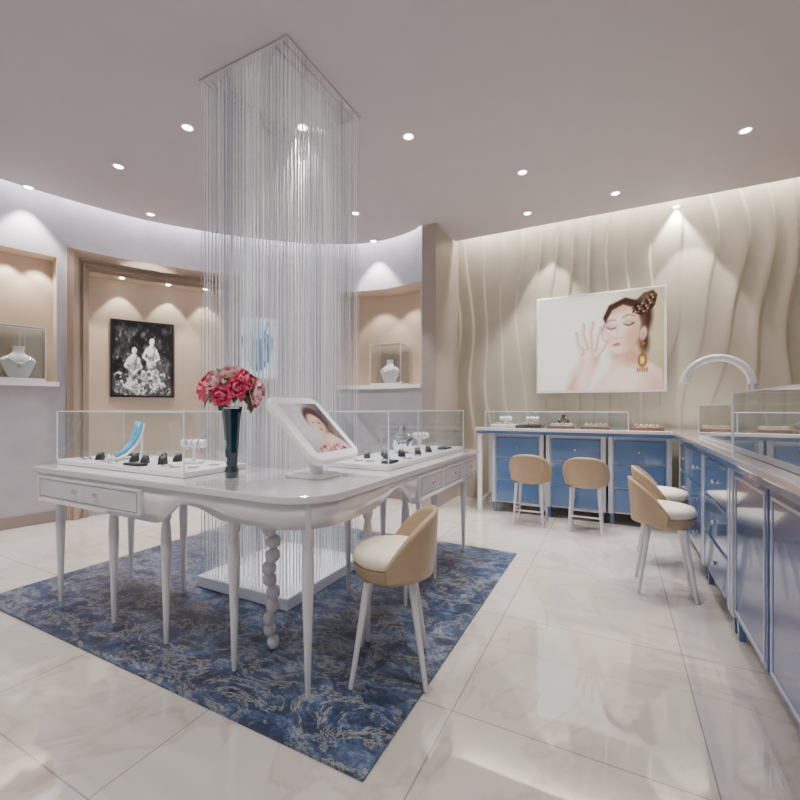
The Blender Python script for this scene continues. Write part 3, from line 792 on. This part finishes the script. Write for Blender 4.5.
glass_case('tall glass case on the near end of the right counter', 0.58, 1.1, 1.1, 2.92, CT+0.001, 1.33, M['palebl'], 0.03)
glass_case('glass case on the far stretch of the right counter', 0.6, 0.92, 3.05, 4.15, CT+0.001, 1.27, M['white'], 0.02)
glass_case('low glass case on the back counter under the poster', -1.42, 0.12, 5.08, 5.5, CT+0.001, 1.20, None)
for i, (x, fr) in enumerate([(-1.22,'pad'),(-0.92,'black'),(-0.56,'brown'),(-0.2,'brown'),(0.30,'brown')]):
    lab = ['white rimmed jewellery tray at the left of the back counter case','black rimmed jewellery tray in the back counter case','brown rimmed jewellery tray in the middle of back counter case',
           'brown rimmed jewellery tray at the right of back counter case','brown rimmed jewellery tray on the back counter outside the glass'][i]
    flat_tray(x, 5.26, CT+0.001, 0.3, 0.24, 0, lab, 'jewellery trays on the back counter', fr, (5, 3), 'tiny ring standing in the ' + lab.replace('jewellery ', ''), 'rings in ' + ['the white','the black','the middle brown','the right brown','the outer brown'][i] + ' tray', 'black' if fr == 'black' else 'pad')
tbar(-1.25, 5.43, CT+0.001, 0.10, 0, 'white bracelet stand at the left back of the back counter case', 'silver bands on the left stand of the back counter case')
tbar(-0.92, 5.43, CT+0.001, 0.10, 0, 'white bracelet stand behind the black tray of the back counter', 'silver bands on the stand behind the black tray')
bust(-0.56, 5.44, CT+0.001, 0.15, 0, 'small black necklace bust behind the trays of the back counter', 'gold necklace on the small black bust', 'black', 'gold')
for i, y in enumerate((3.3, 3.65, 3.95)):
    flat_tray(0.76, y, CT+0.022, 0.22, 0.2, R(-90), ['blush padded tray in the far right-counter case, nearest us','blush padded tray in the middle of the far right-counter case','blush padded tray at the far end of right-counter case'][i], 'blush trays on the right counter', 'white', (3, 2),
              'tiny ring on a blush padded tray', 'rings on the blush trays', 'pinkpad')
bust(0.8, 2.6, CT+0.032, 0.2, R(-70), 'white necklace bust in the near right-counter case', 'silver necklace on the bust in the near right-counter case')
flat_tray(0.82, 2.2, CT+0.032, 0.26, 0.22, R(-90), 'white jewellery tray in the near right-counter case', None, 'white', (4, 2), 'tiny ring in the near right-counter tray', 'rings in the near right-counter tray')
gl = empty('counter_lamp', (0.99, 4.35, CT+0.0005), 0, 'white arched gooseneck lamp standing on the right counter', 'lamp')
MB().lathe([(0.07,0),(0.07,0.012),(0.02,0.022)], (0,0,0), 20).build('base', M['white'], gl, smooth=True)
rad = 0.235; pth = [(0,0,0.015),(0,0,0.2)] + [(-rad+rad*math.cos(a), 0, 0.42+rad*math.sin(a)) for a in np.linspace(0, PI*0.9, 24)]
MB().tube(pth, 0.030, 16).build('neck', M['white'], gl, smooth='all')
MB().tube([(0,0,0.30),(0,0,0.43)], 0.040, 16).build('collar', M['chrome'], gl, smooth=True)
ex, ez = pth[-1][0], pth[-1][2]
MB().tube([(ex+0.006,0,ez+0.02),(ex-0.004,0,ez-0.045)], [0.031,0.040], 16).build('lamp_head', M['white'], gl, smooth=True)

# ------------------------------------------------------------------ lightbox poster
lb = empty('lightbox_poster', (-0.19, 5.60, 1.43), 0, 'large lit poster of a woman touching her face, on the wavy wall', 'poster')
LW, LH = 1.40, 1.19
MB().box(-LW/2, LW/2, -0.04, 0.03, 0, LH).build('frame', M['white'], lb, bevel=0.005)
cv = Canvas(127, 95, 300, 224, (236, 226, 196))
cv.ell(30, 40, 66, 66, (255, 252, 242), soft=60); cv.ell(127, 50, 36, 72, (200, 184, 148), soft=44); cv.ell(127, 92, 30, 24, (168, 148, 116), 0, 0.7, soft=24)
sk = (253, 228, 212); sh = (202, 152, 128); md = (238, 198, 176); hr = (58, 36, 28)
def g(x, y): return (84+(x-84)*1.14, 62+(y-62)*1.14)
def gp(pts): return [g(*p) for p in pts]
def E(x, y, rx, ry, col, rot=0, a=1.0, soft=None):
    c = g(x, y); cv.ell(c[0], c[1], rx*1.14, ry*1.14, col, rot, a, soft)
cv.poly([(80,55),(101,52),(110,66),(125,77),(127,95),(58,95),(65,84),(76,74)], md, soft=6)
cv.ell(90, 86, 26, 15, sk, -6, 0.9, soft=16); cv.ell(97, 63, 12, 8, sh, 20, 0.8, soft=9); cv.ell(120, 90, 12, 9, sh, 20, 0.45, soft=12)
E(101, 33, 11, 18, hr, 14, soft=5); E(105, 49, 4.5, 11, hr, -6, soft=5)
cv.poly(gp([(73,28),(78,20),(90,16),(100,22),(103,36),(101,48),(95,57),(86,62.5),(80,62),(75.5,55),(73,46),(71.5,38)]), md, soft=10)
E(83, 34, 10.5, 17, sk, 12, 0.95, soft=12); E(82, 55, 5.5, 6, sk, 0, 0.8, soft=7); E(98, 45, 5.5, 14, sh, 14, 0.65, soft=10); E(83, 61.5, 6, 2, sh, -10, 0.5, soft=4); E(86, 21, 11, 4.5, sh, -14, 0.45, soft=6)
cv.poly(gp([(70.5,29),(76,18),(90,12.5),(104,17),(106,28),(98,22),(88,18.5),(79,22.5),(73,33)]), hr, soft=5)
cv.stroke(gp([(73,32),(70,42),(71,48)]), 0.9, 0.3, hr, 0.5, 2)
for k in range(8): cv.stroke(gp([(73+3*k,29-1.6*k+0.12*k*k),(80+3*k,17.5-0.2*k)]), 0.3, 0.3, (128,88,68), 0.5, 0.8)
E(105, 44, 2.8, 5.5, md, 10, soft=2); E(105, 45, 1.4, 3.2, sh, 10, soft=2)
E(77, 47, 4.5, 3.4, (244, 176, 164), 0, 0.4, soft=6); E(93, 46, 5.5, 4.4, (236, 160, 146), 0, 0.4, soft=7)
hat = [(97,17),(101,10),(108,3),(117,1),(121,6),(119,15),(113,22),(106,24),(100,22)]
cv.poly(hat, (56, 36, 28), soft=2)
for i in range(10):
    for j in range(10):
        x = 97+i*2.5+(j % 2)*1.25; y = 3+j*2.5
        if 15-(x-97)*0.6 < y-1 and y < 22.5-(max(0,x-110))*1.1 and x < 119: cv.ell(x, y, 0.85, 1.0, [(206,176,134),(24,14,12),(128,94,64)][(i*2+j) % 3], soft=0.7)
cv.ell(110, 6, 6, 3, (228,204,168), -35, 0.3, soft=5)
cv.stroke(gp([(73.5,33),(77,30.8),(82,31.3)]), 0.7, 0.45, (110,76,60), 0.8, 1.4); cv.stroke(gp([(88,29.5),(92.5,27.3),(98,29)]), 0.8, 0.5, (110,76,60), 0.8, 1.4)
E(78, 36, 4.4, 2.3, (214,166,146), 8, 0.7, soft=3); E(93, 33.5, 4.8, 2.5, (208,158,136), 6, 0.7, soft=3)
cv.stroke(gp([(74.2,37),(77.8,38.9),(81.6,37.8)]), 0.45, 0.6, (46,28,24), 0.9, 1.0); cv.stroke(gp([(88.8,35),(92.8,36.6),(97.4,34.6)]), 0.5, 0.7, (46,28,24), 0.9, 1.0)
cv.stroke(gp([(84.3,36),(82,44.5)]), 0.9, 1.1, (222,178,156), 0.6, 2.5); E(82.8, 46.6, 2.7, 1.3, (206,152,132), 0, 0.7, soft=2.2); E(82.4, 45.0, 1.5, 1.3, (255,240,228), 0, 0.8, soft=1.8)
E(82.5, 52.3, 3.2, 1.6, (204, 96, 102), -8, soft=1.8); cv.stroke(gp([(79.6,52.5),(82.5,52.0),(85.4,51.5)]), 0.25, 0.25, (150,54,62), 0.8); E(82.2, 53.3, 1.8, 0.6, (240,164,160), -8, 0.8, soft=0.9)
cv.stroke(gp([(77,58),(83,62),(91,60),(101,51)]), 0.6, 1.4, sh, 0.5, 3.5)
def hp(x, y): return (62+(x-64)*0.84, 49+(y-47)*0.84)
cv.poly([hp(46,60), hp(66,60), hp(65,74), (53,95), (31,95), hp(42,78)], md, soft=5); cv.ell(39, 86, 5.5, 16, sh, 20, 0.6, soft=8); cv.ell(50, 80, 7, 16, sk, 14, 0.8, soft=9)
cv.ell(*hp(56,58), 10, 11, md, -15, soft=3); cv.ell(*hp(53,60), 7, 8, sk, -15, 0.85, soft=7); cv.ell(*hp(64,64), 4, 7, sh, -10, 0.45, soft=5)
for pts in ([(46,56),(40,45),(39,33)], [(51,50),(47,36),(48,23)], [(56.5,49),(56,33),(59.5,22)], [(62,51),(65,37),(69.5,28)], [(64,60),(71,53),(76,45)]):
    pts = [hp(*p) for p in pts]
    cv.stroke([(a+0.6, b+0.3) for a, b in pts], 2.5, 1.6, sh, 0.9, 1.6); cv.stroke([(a-0.4, b) for a, b in pts], 1.9, 1.1, sk, 1, 1.8); cv.ell(pts[2][0]-0.2, pts[2][1]-0.3, 0.8, 1.3, (234, 160, 152), soft=0.9)
cv.ell(108, 51, 1.9, 1.9, (150, 102, 40), soft=1); cv.stroke([(108,53),(107.5,62)], 0.5, 0.5, (130,90,36)); cv.ell(107, 67, 4.4, 6.6, (138, 94, 36), soft=1.4); cv.ell(107, 67, 2.2, 4, (236, 206, 134), soft=1.2)
for k in range(5): cv.ell(102.6+2.2*k, 76, 0.7, 2.4, (136,94,42), soft=0.7)
cv.blur(2); cv.grain(0.03, 9, (14, 60))
cv.mesh('picture', LW-0.05, LH-0.05, M['lightbox'], lb, y=-0.0415, cz=LH/2)

# ------------------------------------------------------------------ pictures on curved wall
def wall_picture(s, off, z, w, h, cvs, label, matkey, framemat, name='framed_picture'):
    x, y, a = W(s, off); r = empty(name, (x, y, z-h/2), a, label, 'picture')
    t = 0.02
    mb = MB()
    mb.grid([[(sx*(w/2+q), yy, h/2+sz*(h/2+q)) for sx, sz in ((-1,-1),(1,-1),(1,1),(-1,1),(-1,-1))] for q, yy in ((t,0),(t,-0.03),(0,-0.03),(0,-0.012))])
    mb.build('frame', framemat, r)
    cvs.mesh('print', w, h, M[matkey], r, y=-0.022, cz=h/2)
    return r
rs = np.random.RandomState(3)
cv = Canvas(64, 75, 150, 176, (10, 10, 12))
for k in range(230):
    x, y = rs.rand()*64, rs.rand()*75; gq = rs.randint(16, 90); cv.ell(x, y, 0.8+rs.rand()*3, 0.6+rs.rand()*3, (gq, gq, gq), rs.rand()*90, 0.6, soft=2.5)
cv.ell(32, 68, 40, 10, (90,90,92), 0, 0.6, soft=8); cv.ell(12, 20, 8, 16, (70,70,72), 0, 0.5, soft=8); cv.ell(54, 50, 7, 14, (95,95,97), 0, 0.5, soft=8)
for px, y0, gg, lean in ((22, 28, 215, 4), (41, 18, 245, -3)):
    c = (gg, gg, gg); dk = (gg//4,)*3
    cv.ell(px, y0-1.5, 4.4, 4.6, (20,20,22), soft=2); cv.ell(px+0.6, y0+0.8, 2.7, 3.5, c, soft=1.2); cv.ell(px+1.8, y0+1.2, 1.2, 2.4, dk, 0, 0.55, soft=1.4)
    cv.poly([(px-1.4,y0+4),(px+1.4,y0+4),(px+6,y0+8),(px+5,y0+18),(px+4,y0+25),(px-5,y0+25),(px-4.5,y0+17),(px-6.5,y0+9)], c, 0.92, soft=3)
    cv.ell(px+2.5, y0+15, 2.6, 8, dk, 10, 0.7, soft=4); cv.ell(px-3, y0+20, 1.8, 5, dk, 0, 0.65, soft=3)
    cv.stroke([(px-5,y0+9),(px-9,y0+17),(px-1,y0+23)], 1.5, 1.0, c, 0.9, 1.4); cv.stroke([(px+5,y0+9),(px+8,y0+18),(px-1,y0+24)], 1.5, 1.0, c, 0.9, 1.4)
    cv.poly([(px-5,y0+24),(px+5,y0+24),(px+11+lean,y0+36),(px+12,y0+46),(px-11,y0+46),(px-9,y0+36)], c, 0.6, soft=4)
    for k in range(60):
        xx = px+lean*0.5+rs.uniform(-13,13); yy = y0+26+rs.rand()*22
        if abs(xx-px) < 5+0.35*(yy-y0-24)+3: cv.ell(xx, yy, 0.6+rs.rand()*2.0, 0.6+rs.rand()*2, (rs.choice([20,40,160,240]),)*3, rs.rand()*90, 0.75, soft=1.2)
for k in range(110):
    gq = rs.randint(60, 255); cv.ell(2+rs.rand()*60, 52+rs.rand()*22, 0.5+rs.rand()*1.8, 0.5+rs.rand(), (gq,gq,gq), rs.rand()*90, 0.75, soft=1)
for k in range(60):
    gq = rs.randint(80, 220); cv.ell(3+rs.rand()*58, 6+rs.rand()*40, 0.4+rs.rand()*0.8, 0.4+rs.rand()*1.4, (gq,gq,gq), 0, 0.5, soft=1)
cv.grain(0.6, 11, (20, 46)); cv.A = np.clip(cv.A*1.3, 0, 255)
sA, sB = S(111), S(175)
wall_picture((sA+sB)/2, 0.20, 1.86, (sB-sA)*0.96, 0.92, cv, 'black and white photograph of two seated figures in the framed niche', 'print', M['black'])
cv = Canvas(40, 58, 80, 116, (214, 238, 248))
cv.ell(20, 28, 15, 22, (110, 196, 228), 0, 0.7, soft=8)
for k in range(13):
    a = PI*(0.06+0.88*k/12); cv.stroke([(20+8*math.cos(a), 14+8*math.sin(a)), (20+15*math.cos(a), 16+(20+10*math.sin(a))*math.sin(a))], 1.6, 2.6, [(10,116,180),(30,166,208),(4,70,136)][k % 3])
    cv.ell(20+15*math.cos(a), 17+(22+10*math.sin(a))*math.sin(a), 2.6, 3.4, (6,96,164), soft=1)
cv.stroke([(12,14),(10,4)], 1.2, 1.2, (12,106,172)); cv.stroke([(28,14),(30,4)], 1.2, 1.2, (12,106,172))
sA, sB = S(238), S(276)
wall_picture((sA+sB)/2, -0.02, 2.06, (sB-sA), 0.8, cv, 'pale poster of a blue fringed necklace behind the crystal strands', 'glowing', M['white'])

def niche_case(u, zb_, w, d, h, off, label, bl, nl):
    x, y, a = W(S(u), off)
    r = glass_case(label, -w/2, w/2, -d/2, d/2, 0, h, M['white'], 0.03); r.location = (x, y, zb_+0.001); r.rotation_euler = (0, 0, a)
    bust(x, y, zb_+0.032, h*0.58, a, bl, nl)
niche_case(384, 1.56, 0.48, 0.3, 0.58, 0.17, 'glass cube with a white bust in the niche beside the wavy wall', 'white necklace bust inside the glass cube in the right niche', 'silver necklace on the white bust in the right niche')
niche_case(20, 1.53, 0.42, 0.18, 0.58, 0.11, 'glass cube in the leftmost lit wall niche', 'white necklace bust in the leftmost wall niche', 'silver necklace on the bust in the leftmost niche')

# ------------------------------------------------------------------ downlights and added fill spots
def downlight(u, v_, label):
    p = at_z(u, v_, CEIL); x, y = p.x, p.y
    r = empty('ceiling_downlight', (x, y, CEIL), 0, label, 'downlight', 'recessed ceiling downlights')
    MB().lathe([(0.036,-0.001),(0.040,-0.008),(0.052,-0.006),(0.054,0.0)], (0,0,0), 24, cap=False).build('rim', M['white'], r, smooth=True)
    MB().lathe([(0.001,-0.004),(0.037,-0.004)], (0,0,0), 24, cap=False).build('diffuser', M['bulb'], r)
    return x, y
def spot(x, y, z, w, size=74, blend=0.45, col=(1,0.96,0.91), tgt=None, rad=0.028):
    l = bpy.data.lights.new('spot', 'SPOT'); l.energy = w; l.spot_size = R(size); l.spot_blend = blend; l.color = col; l.shadow_soft_size = rad
    o = bpy.data.objects.new('spot_lamp', l); COL.objects.link(o); o.location = (x, y, z)
    if tgt is not None: o.rotation_euler = (Vector(tgt)-Vector((x,y,z))).to_track_quat('-Z', 'Y').to_euler()
    return o
dl = [(187,127,'ceiling downlight just left of the crystal curtain top'),(408,136,'ceiling downlight just right of the crystal curtain top'),(745,130,'ceiling downlight nearest the top right corner'),
      (522,172,'ceiling downlight alone in the middle of the ceiling'),(118,166,'second ceiling downlight left of the curtain'),(28,187,'ceiling downlight nearest the left wall niche'),
      (150,214,'far ceiling downlight over the framed niche'),(302,127,'ceiling downlight seen through the crystal strands'),(615,193,'ceiling downlight left of the pair by the wavy wall at right'),
      (676,206,'ceiling downlight against the wavy wall at right'),(527,213,'ceiling downlight over the left of the wavy wall'),(373,241,'farthest ceiling downlight over the right niche'),(355,213,'ceiling downlight at the right edge of the strands')]
for u, v_, lbl in dl:
    x, y = downlight(u, v_, lbl); spot(x, y, CEIL-0.02, 155)
for x, y in ((-1.0, 0.2), (0.6, 0.9), (-2.6, 0.4), (-4.0, 0.3)): spot(x, y, CEIL-0.02, 105, 100)  # extra spots added out of view to fill the front of the room
spot(-2.18, 2.4, CEIL-0.06, 240, 44, 0.5, (0.95,0.97,1))  # added lamp without a fixture, brightens the strand column from inside
spot(-1.35, 2.6, CEIL-0.02, 210, 34, 0.5); spot(-2.6, 1.62, CEIL-0.02, 210, 34, 0.5)  # added fill spots without fixtures, brighten both table arms
spot(-0.55, 4.55, CEIL-0.02, 150, 44, 0.35); spot(0.25, 3.6, CEIL-0.02, 150, 44, 0.35); spot(-0.6, 2.0, CEIL-0.02, 100, 46, 0.4)
spot(-0.65, 5.2, CEIL-0.02, 80, 40, 0.5)
for x in (-0.75, 0.75): spot(x, 5.36, CEIL-0.02, 90, 52, 0.25, (1,0.95,0.87), (x, 5.68, 1.9))
for u in (122, 168, 205):
    a = W(S(u), 0.05); b = W(S(u), 0.22); spot(a[0], a[1], 2.80, 20, 66, 0.3, (1,0.93,0.84), (b[0], b[1], 1.9), 0.02)
    o = MB().lathe([(0.001,0.0),(0.02,0.0),(0.028,0.003)], (a[0], a[1], 2.812), 14, cap=False).build('niche_downlight', M['bulb'], None)
    tag(o, {122:'tiny niche spotlight at the left above the black and white photograph',168:'tiny niche spotlight at the right above the black and white photograph',205:'tiny niche spotlight at the right end of the framed niche'}[u], 'downlight')
a = W(S(257), -0.25); b = W(S(257)); spot(a[0], a[1], CEIL-0.05, 20, 50, 0.5, (1,0.95,0.9), (b[0], b[1], 2.0))
for u, w in ((10, 17), (40, 17), (375, 19), (400, 19)):
    a = W(S(u), 0.08); b = W(S(u), 0.3); spot(a[0], a[1], 2.86, w, 84, 0.4, (1,0.93,0.84), (b[0], b[1], 1.7), 0.03)

def area(loc, sx, sy, w, col=(1,1,1), rz=0.0, rot=None):
    l = bpy.data.lights.new('cove_light', 'AREA'); l.shape = 'RECTANGLE'; l.size = sx; l.size_y = sy; l.energy = w; l.color = col
    o = bpy.data.objects.new('cove_lamp', l); COL.objects.link(o); o.location = loc; o.rotation_euler = rot or (0, 0, rz); return o
area((0.0, YW-0.13, TOPZ-0.03), 3.8, 0.08, 64, (1,0.965,0.88))
nseg = 10; sa = S(-30)-0.8; step = (SMAX-0.1-sa)/nseg
for k in range(nseg):
    s = sa + step*(k+0.5); x, y, a = W(s, -0.06); area((x, y, TOPZ-0.03), step*0.95, 0.07, 13*step/0.6, (0.92,0.93,1.0), a)

w = bpy.data.worlds.new('World'); scene.world = w; w.use_nodes = True
w.node_tree.nodes['Background'].inputs['Color'].default_value = (0.97, 0.98, 1.0, 1); w.node_tree.nodes['Background'].inputs['Strength'].default_value = 0.5
cam = bpy.data.cameras.new('Camera'); co_ = bpy.data.objects.new('Camera', cam); COL.objects.link(co_)
co_.location = (0, 0, H); co_.rotation_euler = (R(90), 0, TH); cam.sensor_width = 36; cam.lens = 36*F/800; cam.shift_y = (CY-400)/800; cam.clip_start = 0.02
scene.camera = co_
